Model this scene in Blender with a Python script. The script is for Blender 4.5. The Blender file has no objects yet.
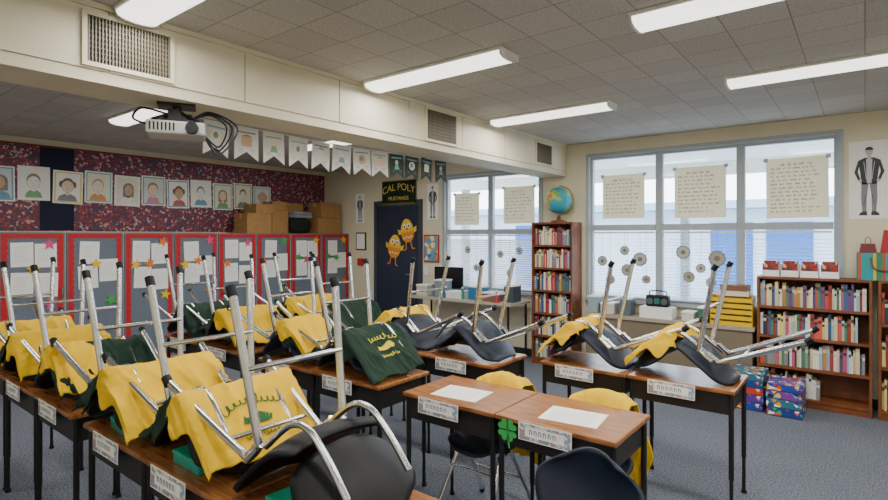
import bpy, math, random
from mathutils import Vector, Matrix, noise
random.seed(7)
R=random.uniform
PI=math.pi
COL=bpy.context.scene.collection
def lin(c):
    c/=255.0
    return c/12.92 if c<=0.04045 else ((c+0.055)/1.055)**2.4
def hexc(h):
    return (lin(int(h[0:2],16)),lin(int(h[2:4],16)),lin(int(h[4:6],16)),1)
MC={}
def M(name,h='888888',rough=.6,metal=0.0,var=0.0,sc=20.0,bump=0.0,emit=0.0,bd=.01,spec=None):
    if name in MC: return MC[name]
    m=bpy.data.materials.new(name); m.use_nodes=True; nt=m.node_tree; b=nt.nodes['Principled BSDF']
    c=hexc(h); b.inputs['Base Color'].default_value=c
    b.inputs['Roughness'].default_value=rough; b.inputs['Metallic'].default_value=metal
    if spec is not None: b.inputs['Specular IOR Level'].default_value=spec
    if emit: 
        b.inputs['Emission Color'].default_value=c; b.inputs['Emission Strength'].default_value=emit
    tc=nt.nodes.new('ShaderNodeTexCoord'); n=nt.nodes.new('ShaderNodeTexNoise'); n.inputs['Scale'].default_value=sc
    nt.links.new(tc.outputs['Object'],n.inputs['Vector'])
    v=var if var else .04
    cr=nt.nodes.new('ShaderNodeValToRGB')
    cr.color_ramp.elements[0].position=.3; cr.color_ramp.elements[1].position=.7
    cr.color_ramp.elements[0].color=(c[0]*(1-v),c[1]*(1-v),c[2]*(1-v),1)
    cr.color_ramp.elements[1].color=(min(1,c[0]*(1+v)),min(1,c[1]*(1+v)),min(1,c[2]*(1+v)),1)
    nt.links.new(n.outputs['Fac'],cr.inputs[0]); nt.links.new(cr.outputs[0],b.inputs['Base Color'])
    if bump:
        bp=nt.nodes.new('ShaderNodeBump'); bp.inputs['Strength'].default_value=bump; bp.inputs['Distance'].default_value=bd
        nt.links.new(n.outputs['Fac'],bp.inputs['Height']); nt.links.new(bp.outputs[0],b.inputs['Normal'])
    MC[name]=m; return m
def MN(name):
    m=bpy.data.materials.new(name); m.use_nodes=True; MC[name]=m
    return m,m.node_tree,m.node_tree.nodes['Principled BSDF']
def patt(name,cs,sc,rough=.5,kind='v'):
    if name in MC: return MC[name]
    m,nt,b=MN(name); tc=nt.nodes.new('ShaderNodeTexCoord')
    r=nt.nodes.new('ShaderNodeValToRGB'); r.color_ramp.interpolation='CONSTANT'; e=r.color_ramp.elements
    if kind=='v':
        vo=nt.nodes.new('ShaderNodeTexVoronoi'); vo.inputs['Scale'].default_value=sc; sp=nt.nodes.new('ShaderNodeSeparateColor')
        nt.links.new(tc.outputs['Object'],vo.inputs['Vector']); nt.links.new(vo.outputs['Color'],sp.inputs[0]); nt.links.new(sp.outputs[0],r.inputs[0])
    else:
        n=nt.nodes.new('ShaderNodeTexNoise'); n.inputs['Scale'].default_value=sc; nt.links.new(tc.outputs['Object'],n.inputs['Vector']); nt.links.new(n.outputs['Fac'],r.inputs[0])
    e[0].color=hexc(cs[0][1]); e[1].position=cs[1][0]; e[1].color=hexc(cs[1][1])
    for p,c in cs[2:]:
        x=e.new(p); x.color=hexc(c)
    nt.links.new(r.outputs[0],b.inputs['Base Color']); b.inputs['Roughness'].default_value=rough
    return m

class MB:
    def __init__(s): s.v=[];s.f=[];s.m=[]
    def box(s,x0,x1,y0,y1,z0,z1,mi=0):
        b=len(s.v)
        s.v+=[(x0,y0,z0),(x1,y0,z0),(x1,y1,z0),(x0,y1,z0),(x0,y0,z1),(x1,y0,z1),(x1,y1,z1),(x0,y1,z1)]
        for q in ((3,2,1,0),(4,5,6,7),(0,1,5,4),(1,2,6,5),(2,3,7,6),(3,0,4,7)):
            s.f.append([b+i for i in q]); s.m.append(mi)
        return s
    def face(s,pts,mi=0):
        b=len(s.v); s.v+=[tuple(p) for p in pts]; s.f.append(list(range(b,b+len(pts)))); s.m.append(mi); return s
    def tube(s,pts,r,mi=0,seg=10,cap=True):
        pts=[Vector(p) for p in pts]; n=len(pts); rings=[]
        rr=r if isinstance(r,(list,tuple)) else [r]*n
        t0=(pts[1]-pts[0]).normalized()
        up=Vector((0,0,1)) if abs(t0.z)<.9 else Vector((1,0,0))
        a=t0.cross(up).normalized()
        for i in range(n):
            if i==0: t=(pts[1]-pts[0])
            elif i==n-1: t=pts[-1]-pts[-2]
            else: t=(pts[i+1]-pts[i]).normalized()+(pts[i]-pts[i-1]).normalized()
            t.normalize()
            a=(a-t*a.dot(t)).normalized(); bb=t.cross(a)
            base=len(s.v)
            for k in range(seg):
                an=2*math.pi*k/seg
                s.v.append(tuple(pts[i]+(a*math.cos(an)+bb*math.sin(an))*rr[i]))
            rings.append(base)
        for i in range(n-1):
            for k in range(seg):
                k2=(k+1)%seg
                s.f.append([rings[i]+k,rings[i]+k2,rings[i+1]+k2,rings[i+1]+k]); s.m.append(mi)
        if cap:
            s.f.append([rings[0]+k for k in range(seg)][::-1]); s.m.append(mi)
            s.f.append([rings[-1]+k for k in range(seg)]); s.m.append(mi)
        return s
    def grid(s,fn,nu,nv,mi=0):
        b=len(s.v)
        for j in range(nv+1):
            for i in range(nu+1): s.v.append(tuple(fn(i/nu,j/nv)))
        for j in range(nv):
            for i in range(nu):
                a=b+j*(nu+1)+i
                s.f.append([a,a+1,a+nu+2,a+nu+1]); s.m.append(mi)
        return s
    def sphere(s,c,r,mi=0,nu=20,nv=12,sc=(1,1,1)):
        return s.grid(lambda u,v:(c[0]+r*sc[0]*math.sin(math.pi*v)*math.cos(2*math.pi*u),c[1]+r*sc[1]*math.sin(math.pi*v)*math.sin(2*math.pi*u),c[2]+r*sc[2]*math.cos(math.pi*v)),nu,nv,mi)
    def poly(s,pts,layer,mi): 
        return s.face([(p[0],-.0026-layer*.0009,p[1]) for p in pts],mi)
    def rect(s,x0,x1,z0,z1,layer,mi): return s.poly([(x0,z0),(x1,z0),(x1,z1),(x0,z1)],layer,mi)
    def ell(s,cx,cz,rx,rz,layer,mi,n=18,a0=0,a1=360):
        return s.poly([(cx+rx*math.cos(math.radians(a0+(a1-a0)*i/n)),cz+rz*math.sin(math.radians(a0+(a1-a0)*i/n))) for i in range(n+(0 if a1-a0==360 else 1))],layer,mi)
    def stroke(s,pts,w,layer,mi):
        for a,b in zip(pts[:-1],pts[1:]):
            dx,dz=b[0]-a[0],b[1]-a[1]; l=math.hypot(dx,dz) or 1; nx,nz=-dz/l*w/2,dx/l*w/2
            s.poly([(a[0]-nx,a[1]-nz),(b[0]-nx,b[1]-nz),(b[0]+nx,b[1]+nz),(a[0]+nx,a[1]+nz)],layer,mi)
        return s
    def build(s,name,mats,parent=None,smooth=False,bevel=0,solid=0,weld=False):
        me=bpy.data.meshes.new(name); me.from_pydata(s.v,[],s.f); 
        for m in mats: me.materials.append(m)
        me.polygons.foreach_set('material_index',s.m)
        if smooth:
            me.polygons.foreach_set('use_smooth',[True]*len(s.f))
        me.update()
        if smooth:
            try: me.set_sharp_from_angle(angle=math.radians(50))
            except Exception: pass
        o=bpy.data.objects.new(name,me); COL.objects.link(o)
        if parent: o.parent=parent
        if solid:
            md=o.modifiers.new('s','SOLIDIFY'); md.thickness=solid; md.offset=0
        if bevel:
            md=o.modifiers.new('b','BEVEL'); md.width=bevel; md.segments=2; md.limit_method='ANGLE'
        return o
def tag(o,label,cat,group=None):
    o['label']=label; o['category']=cat
    if group:o['group']=group
    return o
def empty(name,label=None,cat=None,group=None):
    e=bpy.data.objects.new(name,None); e.empty_display_size=.1; COL.objects.link(e)
    if label: tag(e,label,cat,group)
    return e
def put(o,loc,rz=0,rot=None,sc=None):
    o.location=loc; o.rotation_euler=rot if rot else (0,0,rz)
    if sc: o.scale=sc if isinstance(sc,(tuple,list)) else (sc,)*3
    return o
def copy_thing(root,label=None):
    def rec(o,par):
        n=o.copy(); COL.objects.link(n)
        if par: n.parent=par
        for c in o.children: rec(c,n)
        return n
    n=rec(root,None)
    if label:n['label']=label
    return n
def struct(o): o['kind']='structure'; return o
def smoothpath(pts,n=6):
    pts=[Vector(p) for p in pts]; out=[]
    P=[pts[0]]+pts+[pts[-1]]
    for i in range(1,len(P)-2):
        for k in range(n):
            t=k/n; p0,p1,p2,p3=P[i-1],P[i],P[i+1],P[i+2]
            out.append(.5*((2*p1)+(-p0+p2)*t+(2*p0-5*p1+4*p2-p3)*t*t+(-p0+3*p1-3*p2+p3)*t**3))
    out.append(pts[-1]); return out
def textmesh(body,size,mat,parent,loc,rot=(math.pi/2,0,0),ext=.001,name='lettering',bend=0):
    cu=bpy.data.curves.new('t','FONT'); cu.body=body; cu.size=size; cu.extrude=ext; cu.align_x='CENTER'; cu.align_y='CENTER'
    to=bpy.data.objects.new('t',cu); COL.objects.link(to)
    dg=bpy.context.evaluated_depsgraph_get(); me=bpy.data.meshes.new_from_object(to.evaluated_get(dg))
    bpy.data.objects.remove(to); me.materials.clear(); me.materials.append(mat)
    if bend:
        for v in me.vertices: v.co.y-=bend*v.co.x**2
    o=bpy.data.objects.new(name,me); COL.objects.link(o); o.parent=parent; o.location=loc; o.rotation_euler=rot
    return o

# ------------------------------------------------ materials
cream=M('cream_paint','e0d8bd',.7,var=.03,sc=4)
soff=M('soffit_paint','dcd4ba',.55,var=.06,sc=3)
white=M('white_paint','efefeb',.5)
framew=M('window_frame_paint','a4adb3',.5)  # darker grey puts the backlit shade of the frames into the base colour
dark=M('dark_gap','26241f',.8)
chrome=M('chrome','e6e8ec',.2,1.0)
navy=M('navy_plastic','161f30',.42,bump=.15,sc=300,spec=.4)
blackp=M('black_plastic','0f1013',.45,bump=.15,sc=300,spec=.35)
blackm=M('black_metal','141416',.45)
grille=M('grille_metal','7d7461',.5)
red=M('red_border','bd1a24',.6,var=.1)
fabric=M('blue_grey_fabric','6c7784',.9,var=.08,sc=60)
paper=M('paper','f8f7f2',.8,var=.02)
ink=M('ink','34343a',.8)
bookwood=M('bookcase_wood','74401f',.5,var=.25,sc=9)
card=M('cardboard','a9814f',.85,var=.08)
yellow=M('yellow_cotton','e8ba05',.9,var=.06,sc=9,bump=.6,bd=.03)
green=M('green_cotton','0b2b1c',.9,var=.12,sc=9,bump=.6,bd=.03)
teal=M('teal_plastic','168f80',.35)
plasty=M('yellow_plastic','dfb414',.45)
skin=M('crayon_skin','ecd6bc',.8); skin2=M('crayon_tan','d4b090',.8); hairb=M('crayon_brown','85695a',.8); hairl=M('crayon_light_brown','a89078',.8)
cb=M('crayon_blue','7fa8c4',.8); cg=M('crayon_green','8ab28a',.8); cr_=M('crayon_red','c8706a',.8); cy=M('crayon_yellow','ecd27a',.8); co=M('crayon_orange','e0a068',.8); cp=M('crayon_pink','d99ab4',.8); ct=M('crayon_teal','8cc2be',.8)
pale1=M('crayon_cream','ece8d4',.8); pale2=M('crayon_pale_blue','d6e0e2',.8); greyc=M('crayon_grey','8c9098',.8)
eggy=M('egg_yellow','efc93c',.8); eggo=M('egg_feet','ea8c30',.8); beak=M('beak_red','c8453c',.8)
# carpet
carpet,nt,b=MN('carpet')
tc=nt.nodes.new('ShaderNodeTexCoord'); n=nt.nodes.new('ShaderNodeTexNoise'); n.inputs['Scale'].default_value=90; n.inputs['Detail'].default_value=4
n2=nt.nodes.new('ShaderNodeTexNoise'); n2.inputs['Scale'].default_value=1.2
nt.links.new(tc.outputs['Object'],n.inputs['Vector']); nt.links.new(tc.outputs['Object'],n2.inputs['Vector'])
r=nt.nodes.new('ShaderNodeValToRGB'); r.color_ramp.elements[0].position=.35; r.color_ramp.elements[1].position=.65
r.color_ramp.elements[0].color=hexc('414753'); r.color_ramp.elements[1].color=hexc('838a97')
mx=nt.nodes.new('ShaderNodeMixRGB'); mx.blend_type='MULTIPLY'; mx.inputs[0].default_value=.3
nt.links.new(n.outputs['Fac'],r.inputs[0]); nt.links.new(r.outputs[0],mx.inputs[1]); nt.links.new(n2.outputs['Fac'],mx.inputs[2]); nt.links.new(mx.outputs[0],b.inputs['Base Color'])
b.inputs['Roughness'].default_value=.95
bp=nt.nodes.new('ShaderNodeBump'); bp.inputs['Strength'].default_value=.5; nt.links.new(n.outputs['Fac'],bp.inputs['Height']); nt.links.new(bp.outputs[0],b.inputs['Normal'])
# ceiling tile
ctile,nt,b=MN('ceiling_tile')
tc=nt.nodes.new('ShaderNodeTexCoord'); br=nt.nodes.new('ShaderNodeTexBrick'); br.offset=0; br.inputs['Scale'].default_value=1
br.inputs['Brick Width'].default_value=.305; br.inputs['Row Height'].default_value=.305; br.inputs['Mortar Size'].default_value=.003
br.inputs['Color1'].default_value=hexc('bcb8b0'); br.inputs['Color2'].default_value=hexc('c9c5bd'); br.inputs['Mortar'].default_value=hexc('8c8882')
n=nt.nodes.new('ShaderNodeTexNoise'); n.inputs['Scale'].default_value=80
mx=nt.nodes.new('ShaderNodeMixRGB'); mx.blend_type='MULTIPLY'; mx.inputs[0].default_value=.35
nt.links.new(tc.outputs['Object'],br.inputs['Vector']); nt.links.new(tc.outputs['Object'],n.inputs['Vector'])
r=nt.nodes.new('ShaderNodeValToRGB'); r.color_ramp.elements[0].position=.4; r.color_ramp.elements[0].color=(.45,.45,.45,1); r.color_ramp.elements[1].position=.55
nt.links.new(n.outputs['Fac'],r.inputs[0]); nt.links.new(br.outputs['Color'],mx.inputs[1]); nt.links.new(r.outputs[0],mx.inputs[2]); nt.links.new(mx.outputs[0],b.inputs['Base Color'])
b.inputs['Roughness'].default_value=.9
floral=patt('floral_paper',[(0,'4a3c58'),(.22,'80323f'),(.45,'9c4854'),(.62,'523a5c'),(.74,'c49a94'),(.88,'7a2a38')],36)
dwood,nt,b=MN('desk_laminate')
tc=nt.nodes.new('ShaderNodeTexCoord'); mp=nt.nodes.new('ShaderNodeMapping'); mp.inputs['Scale'].default_value=(3,30,3)
n=nt.nodes.new('ShaderNodeTexNoise'); n.inputs['Scale'].default_value=2.5; n.inputs['Detail'].default_value=5
nt.links.new(tc.outputs['Object'],mp.inputs[0]); nt.links.new(mp.outputs[0],n.inputs['Vector'])
r=nt.nodes.new('ShaderNodeValToRGB'); r.color_ramp.elements[0].position=.3; r.color_ramp.elements[1].position=.7
r.color_ramp.elements[0].color=hexc('7a4824'); r.color_ramp.elements[1].color=hexc('a86f3e')
nt.links.new(n.outputs['Fac'],r.inputs[0]); nt.links.new(r.outputs[0],b.inputs['Base Color']); b.inputs['Roughness'].default_value=.25
glass=bpy.data.materials.new('window_glass'); glass.use_nodes=True; nt=glass.node_tree; nt.nodes.clear()
o=nt.nodes.new('ShaderNodeOutputMaterial'); tr=nt.nodes.new('ShaderNodeBsdfTransparent'); gl=nt.nodes.new('ShaderNodeBsdfGlossy'); gl.inputs['Roughness'].default_value=.02
mx=nt.nodes.new('ShaderNodeMixShader'); mx.inputs[0].default_value=.04
nt.links.new(tr.outputs[0],mx.inputs[1]); nt.links.new(gl.outputs[0],mx.inputs[2]); nt.links.new(mx.outputs[0],o.inputs[0])
def translucent(name,h,f):
    m,nt,b=MN(name); b.inputs['Base Color'].default_value=hexc(h); b.inputs['Roughness'].default_value=.9
    t=nt.nodes.new('ShaderNodeBsdfTranslucent'); t.inputs[0].default_value=hexc(h); mx=nt.nodes.new('ShaderNodeMixShader'); mx.inputs[0].default_value=f
    nt.links.new(b.outputs[0],mx.inputs[1]); nt.links.new(t.outputs[0],mx.inputs[2]); nt.links.new(mx.outputs[0],nt.nodes['Material Output'].inputs[0]); return m
chartm=translucent('chart_paper','efe6cf',.45)
slatm=translucent('blind_slat','eef0f2',.35)
lamp=M('lamp_diffuser','fdfbf2',.4,emit=2.6)

# ------------------------------------------------ room
XW,XE,YN,YS,H=-7.7,2.6,6.33,-2.6,2.75
struct(MB().box(XW-.15,XE+.15,YS-.15,YN+.15,-.1,0).build('floor',[carpet]))
struct(MB().box(XW-.15,XE+.15,YS-.15,YN+.15,H,H+.1).build('ceiling',[ctile]))
WL=(-4.94,-3.36,.85,2.47); WM=(-2.68,-.2,.85,2.57)
w=MB(); y0,y1=YN,YN+.15
w.box(XW-.15,WL[0],y0,y1,0,H); w.box(WL[1],WM[0],y0,y1,0,H); w.box(WM[1],XE+.15,y0,y1,0,H)
for q in (WL,WM):
    w.box(q[0],q[1],y0,y1,0,q[2]); w.box(q[0],q[1],y0,y1,q[3],H)
struct(w.build('wall_north',[cream]))
struct(MB().box(XW-.15,XW,YS,YN,0,H).build('wall_west',[cream]))
struct(MB().box(XE,XE+.15,YS,YN,0,H).build('wall_east',[cream]))
struct(MB().box(XW-.15,XE+.15,YS-.15,YS,0,H).build('wall_south',[cream]))
struct(MB().box(XW,XE,YN-.012,YN,0,.1).build('baseboard_north',[dark]))
SX0,SX1,SZ=-3.33,-2.98,2.37
s=MB().box(SX0,SX1-.012,YS,YN,SZ+.01,H)
y=YN
while y>YS+.01:
    s.box(SX1-.012,SX1,max(YS,y-.745),y-.004,SZ+.05,H-.03); y-=.75
s.box(SX0,SX1-.008,YS,YN,SZ-.012,SZ+.045)
s.box(SX1-.012,SX1+.006,YS,YN,H-.028,H)
struct(s.build('trim_1',[soff]))
def vent(w_,h_,slats,lab):
    root=empty('air_vent',lab,'air vent')
    f=MB(); t=.022
    f.box(-w_/2,w_/2,-.014,0,0,t).box(-w_/2,w_/2,-.014,0,h_-t,h_).box(-w_/2,-w_/2+t,-.014,0,t,h_-t).box(w_/2-t,w_/2,-.014,0,t,h_-t)
    f.build('frame',[soff],root)
    MB().box(-w_/2+t,w_/2-t,-.003,0,t,h_-t).build('back_plate',[dark],root)
    g=MB(); n_=slats
    for i in range(n_):
        xx=-w_/2+t+(w_-2*t)*(i+.5)/n_; g.box(xx-.003,xx+.003,-.012,-.003,t,h_-t)
    for i in range(1,9):
        zz=t+(h_-2*t)*i/9; g.box(-w_/2+t,w_/2-t,-.01,-.003,zz-.0015,zz+.0015)
    g.build('grille',[grille],root); return root
put(vent(.44,.27,26,'large painted steel air vent grille in the soffit'),(SX1+.001,1.18,2.43),math.pi/2)
put(vent(.46,.3,24,'painted steel air vent grille further along the soffit'),(SX1+.001,3.76,2.42),math.pi/2)
put(vent(.42,.27,20,'small painted air vent grille at the end of the soffit'),(SX1+.001,5.7,2.43),math.pi/2)
def fixture():
    root=empty('ceiling_light','long white wraparound fluorescent fixture on tiled ceiling','ceiling light','fluorescent ceiling lights')
    MB().box(-.6,.6,-.11,.11,-.02,0).build('housing',[white],root,bevel=.004)
    def prof_(i,n=14):
        a=math.pi*i/n; return (-.1*math.cos(a),-.02-.04*math.sin(a)**.6)
    MB().grid(lambda u,v:(-.585+1.17*v,prof_(u*14)[0],prof_(u*14)[1]),14,1).build('diffuser',[lamp],root,smooth=True)
    for sx in (-1,1):
        e=MB()
        pts=[(sx*.585,prof_(i)[0]*1.05,prof_(i)[1]*1.06) for i in range(15)]
        x2=[(sx*.6,p[1],p[2]) for p in pts]
        for i in range(14): e.face([pts[i],pts[i+1],x2[i+1],x2[i]])
        e.face(pts); e.face(x2)
        e.build('end_cap',[white],root)
    return root
fx=fixture(); first=True
LAMPS=[(-2.35,1.2),(-2.33,2.87),(-2.3,4.52),(-.36,1.2),(-.36,2.87),(-.2,4.42),(1.7,1.2),(1.7,4.42),(-1.2,-1.2),(1.0,-1.2),(-5.2,2.2),(-5.2,4.3),(-5.2,-.3)]
for x,y in LAMPS:
    f=fx if first else copy_thing(fx); first=False
    put(f,(x,y,H))
    ld=bpy.data.lights.new('tube_light','AREA'); ld.shape='RECTANGLE'; ld.size=1.1; ld.size_y=.2; ld.energy=14.5 if x>-4 else 19; ld.color=(1,.97,.92)
    lo=bpy.data.objects.new('tube_light',ld); COL.objects.link(lo); lo.parent=f; lo.location=(0,0,-.075)
def window(idx,q,n,zs):
    x0,x1,z0,z1=q; f=MB(); t=.035; ya,yb=YN+.02,YN+.08
    f.box(x0,x1,ya,yb,z0,z0+t).box(x0,x1,ya,yb,z1-t,z1)
    W=(x1-x0)/n
    for i in range(n+1):
        xc=x0+W*i; a=t if i in(0,n) else .04
        f.box(max(x0,xc-a),min(x1,xc+a),ya,yb,z0+t,z1-t)
    for i in range(n):
        f.box(x0+W*i+.04,x0+W*i+W-.04,ya-.015,yb,zs-.035,zs+.035)
    o=struct(f.build('window_%d'%idx,[framew]))
    g=struct(MB().box(x0+t,x1-t,ya+.03,ya+.034,z0+t,z1-t).build('pane',[glass],o))
    struct(MB().box(x0-.04,x1+.04,YN-.06,YN+.02,z0-.035,z0).build('trim_%d'%(idx+1),[framew]))
    c=MB(); c.box(x0-.04,x0,YN-.02,YN,z0,z1+.04).box(x1,x1+.04,YN-.02,YN,z0,z1+.04).box(x0,x1,YN-.02,YN,z1,z1+.04)
    struct(c.build('trim_%d'%(idx+4),[framew]))
window(1,WL,2,1.66); window(2,WM,3,1.70)
def blind(xa,xb,z0,z1,tilt,lab,pitch=.03):
    root=empty('window_blind',lab,'window blind','window blinds')
    root.location=((xa+xb)/2,YN-.006,z0); w2=(xb-xa)/2; hgt=z1-z0
    MB().box(-w2,w2,-.015,.015,hgt-.02,hgt).build('head_rail',[slatm],root)
    g=MB(); n_=int((hgt-.04)/pitch)
    for i in range(n_):
        z=.01+i*pitch; dz=.012*math.sin(tilt); dy=.0125*math.cos(tilt)
        g.face([(-w2,-dy,z-dz),(w2,-dy,z-dz),(w2,dy,z+dz),(-w2,dy,z+dz)])
    g.build('slats',[slatm],root,solid=.0012)
    for x in (-w2*.7,w2*.7): MB().tube([(x,0,0),(x,0,hgt)],.0015,seg=4).build('cord',[white],root)
    return root
for i in range(2): blind(-4.9+i*.79,-4.16+i*.79,.87,1.62,.9,'white slatted blind lowered over the lower window pane')
for i in range(3): blind(-2.64+i*.827,-1.9+i*.827,.87,1.65,.1,'white slatted blind opened flat on the lower window pane',.036)
grnd=M('asphalt','c4c6c4',.9); bw=M('exterior_stucco','d3dde6',.8); bblue=M('blue_door_paint','2f66ae',.5); roofm=M('roof_fascia','9fb8cc',.6)
struct(MB().box(-30,20,YN+.2,40,-.15,-.1).build('trim_9',[grnd]))
bl=MB().box(-22,10,16,20,-.1,2.3,0).box(-23,11,15.0,20.5,2.3,2.5,2)
for x in (-9.4,-3.3,-2.0): bl.box(x,x+(1.0),15.95,16,-.1,1.95,1)
for x in range(-20,10,4): bl.box(x,x+.12,15.2,15.32,-.1,2.3,2)
b_=bl.build('school_building',[bw,bblue,roofm]); tag(b_,'pale stucco building with blue doors and covered walkway outside','building')
for x in (-6.3,-2.2,.8):
    o=MB().box(x,x+.12,8.6,8.72,-.1,2.52).build('walkway_post',[framew]); tag(o,'pale painted steel post holding up the walkway roof','post','walkway posts')
o=MB().box(-12,8,7.0,9.0,2.72,2.8).box(-12,8,8.9,9.0,2.52,2.72).build('walkway_roof',[white]); tag(o,'white flat walkway roof outside the windows','roof')
d_=MB().box(-6.42,-6.35,YN-.03,YN,0,2.17,0).box(-5.45,-5.38,YN-.03,YN,0,2.17,0).box(-6.35,-5.45,YN-.03,YN,2.1,2.17,0)
struct(d_.build('trim_8',[M('door_frame','39424f',.5)]))
dr=struct(MB().box(-6.34,-5.46,YN-.025,YN-.001,0.01,2.09).build('door_1',[M('door_navy','232e42',.45)]))
struct(MB().tube([(-5.55,YN-.03,1.0),(-5.55,YN-.075,1.0),(-5.66,YN-.08,1.0)],.011).build('handle',[chrome],dr,smooth=True))
bp_=MB().box(XW+.001,XW+.008,-.2,YN-.02,1.66,2.66,0).box(XW+.001,XW+.02,-.2,YN-.02,2.66,2.68,1)
b_=bp_.build('bulletin_board',[floral,M('trim_red','8a2a30')]); tag(b_,'wall bulletin board covered in dark red floral paper','bulletin board')
b_=MB().box(XW+.009,XW+.012,2.05,2.4,1.67,2.66,0).build('paper_strip',[M('navy_paper','131c38',.8)]); tag(b_,'dark navy paper strip on the floral board','paper strip')

# ------------------------------------------------ cabinets
CH_=1.64
def cabinet():
    root=empty('storage_cabinet','tall cabinet with grey-blue door panel edged in red','cabinet','red-edged storage cabinets')
    MB().box(-.3,.3,.02,.6,0,CH_).build('body',[M('cabinet_beige','c4b9a2',.5)],root)
    d=MB().box(-.29,.29,0,.018,.06,CH_).build('door',[fabric],root)
    b=MB(); t=.05; z0,z1=.08,CH_-.015; xs=.275
    b.box(-xs,-xs+t,-.005,0,z0,z1).box(xs-t,xs,-.005,0,z0,z1).box(-xs+t,xs-t,-.005,0,z1-t,z1).box(-xs+t,xs-t,-.005,0,z0,z0+t)
    for k in range(22):
        z=z0+.08+(z1-z0-.16)*k/21
        for sx in (-1,1): b.face([(sx*(xs-t)-sx*.014,-.004,z),(sx*(xs-t),-.004,z-.025),(sx*(xs-t),-.004,z+.025)])
    b.build('border_trim',[red],d)
    MB().box(.255,.27,-.03,-.006,.9,1.02).build('handle',[chrome],d)
    return root
c0=cabinet()
CABX=-7.05
def page(lab):
    p=MB(); w_,h_=.2,.26
    p.box(-w_/2,w_/2,-.0012,0,0,h_,0)
    for i in range(7):
        z=h_-.055-i*.024; p.rect(-w_/2+.03,w_/2-.03-R(0,.06),z-.0012,z+.0012,0,1)
    o=p.build('sheet_of_paper',[paper,M('pencil_grey','b4b4b6')]); tag(o,lab,'paper','papers on cabinet doors'); return o
pg=[page('white handwritten page taped on a cabinet door') for _ in range(3)]
def star(mat,lab):
    p=MB(); pts=[]
    for i in range(10):
        r_=.072 if i%2==0 else .03; a=math.pi/2+i*math.pi/5; pts.append((r_*math.cos(a),r_*math.sin(a)))
    p.face([(a,-.002,b) for a,b in pts]); p.face([(a,0,b) for a,b in pts][::-1])
    for i in range(10):
        a,b=pts[i],pts[(i+1)%10]; p.face([(a[0],0,a[1]),(b[0],0,b[1]),(b[0],-.002,b[1]),(a[0],-.002,a[1])])
    o=p.build('paper_star',[mat]); tag(o,lab,'star','paper stars on cabinets'); return o
stars=[star(M('star_'+n_,c_,.6),n_+' paper star stuck on a cabinet door') for n_,c_ in (('yellow','f2c41a'),('orange','ee7a18'),('green','3cb044'),('blue','2a7ec8'),('pink','e0508a'))]
used=set()
def use(o):
    if o.name in used: return copy_thing(o)
    used.add(o.name); return o
for i in range(10):
    yc=YN-.01-.3-.6*i
    c=use(c0); put(c,(CABX,yc,0),math.pi/2)
    spots=[(-.1,1.28),(.115,1.25),(-.1,.96),(.115,.93)] if i%2 else [(-.07,1.28),(-.07,.98),(.13,1.06)]
    for (dx,z) in spots:
        p=use(random.choice(pg)); put(p,(CABX+.0065,yc+dx+R(-.008,.008),z+R(-.015,.015)),rot=(0,R(-.04,.04),math.pi/2))
    for (dx,z) in ((.16,1.53),(-.17,1.24),(.17,.84),(.0,1.25)):
        if R(0,1)<.8:
            st=use(random.choice(stars)); put(st,(CABX+.012,yc+dx+R(-.02,.02),z+R(-.03,.03)),rot=(0,R(-.4,.4),math.pi/2))
def portrait(i):
    p=MB(); w_,h_=.315,.4
    mats=[paper,[ct,cb,paper,cy,ct,paper,cg,cb,paper,ct,cg,ct][i],[skin,skin2,paper,skin,pale1,skin2][i%6],[hairb,greyc,hairl,hairb,skin2,greyc,hairl][i%7],[cr_,cb,cg,greyc,co,paper,cp][i%7],M('pencil_line','5c5c62',.8),[pale1,pale2,paper,paper,pale1][i%5]]
    p.box(-w_/2,w_/2,-.0012,0,0,h_,0)
    p.rect(-w_/2+.015,w_/2-.015,.015,h_-.015,0,1); p.rect(-w_/2+.03,w_/2-.03,.03,h_-.03,1,6)
    tw=.085+R(0,.025); sk=R(.85,1.15); dx=R(-.012,.012)
    p.poly([(dx-tw,.031),(dx+tw,.031),(dx+tw*.8,.09),(dx+.03,.12),(dx-.03,.12),(dx-tw*.8,.09)],2,4)
    p.rect(dx-.02,dx+.02,.105,.16,3,2)
    hs=i%4
    if hs==0: p.ell(dx,.23,.065*sk,.08,3,3)
    elif hs==1: p.rect(dx-.075*sk,dx+.075*sk,.12,.235,3,3); p.ell(dx,.235,.075*sk,.07,3,3)
    elif hs==2: p.ell(dx,.235,.063*sk,.08,3,3)
    else: p.ell(dx,.245,.06*sk,.07,3,3); p.ell(dx+.065*sk,.235,.02,.04,3,3); p.ell(dx-.065*sk,.235,.02,.04,3,3)
    p.ell(dx,.21,.058*sk,.073,4,2)
    for sx in(-1,1):
        p.ell(dx+sx*.058*sk,.205,.009,.014,3,2,8)
        p.ell(dx+sx*.024,.22,.010,.005,5,0,8); p.ell(dx+sx*.024,.22,.004,.0045,6,5,8)
        p.stroke([(dx+sx*.012,.236),(dx+sx*.034,.238)],.003,5,3)
        p.stroke([(dx+sx*.055,.04),(dx+sx*.03,.1)],.0025,5,5)
    p.stroke([(dx-.015,.173),(dx,.168+R(-.003,.004)),(dx+.015,.173)],.003,5,5); p.stroke([(dx,.213),(dx-.006,.192),(dx+.003,.19)],.0025,5,5)
    n_=20; p.stroke([(dx+.058*sk*math.cos(2*PI*k/n_),.21+.073*math.sin(2*PI*k/n_)) for k in range(n_+1)],.0025,5,5)
    o=p.build('portrait_drawing',mats); tag(o,'child\'s crayon portrait on white paper with coloured border','drawing','portrait drawings on the board'); return o
for i in range(12):
    put(portrait(i),(XW+.016,1.32+.337*i,2.02+(-.025 if i%2 else 0)),rot=(0,R(-.03,.03),math.pi/2))
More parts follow.
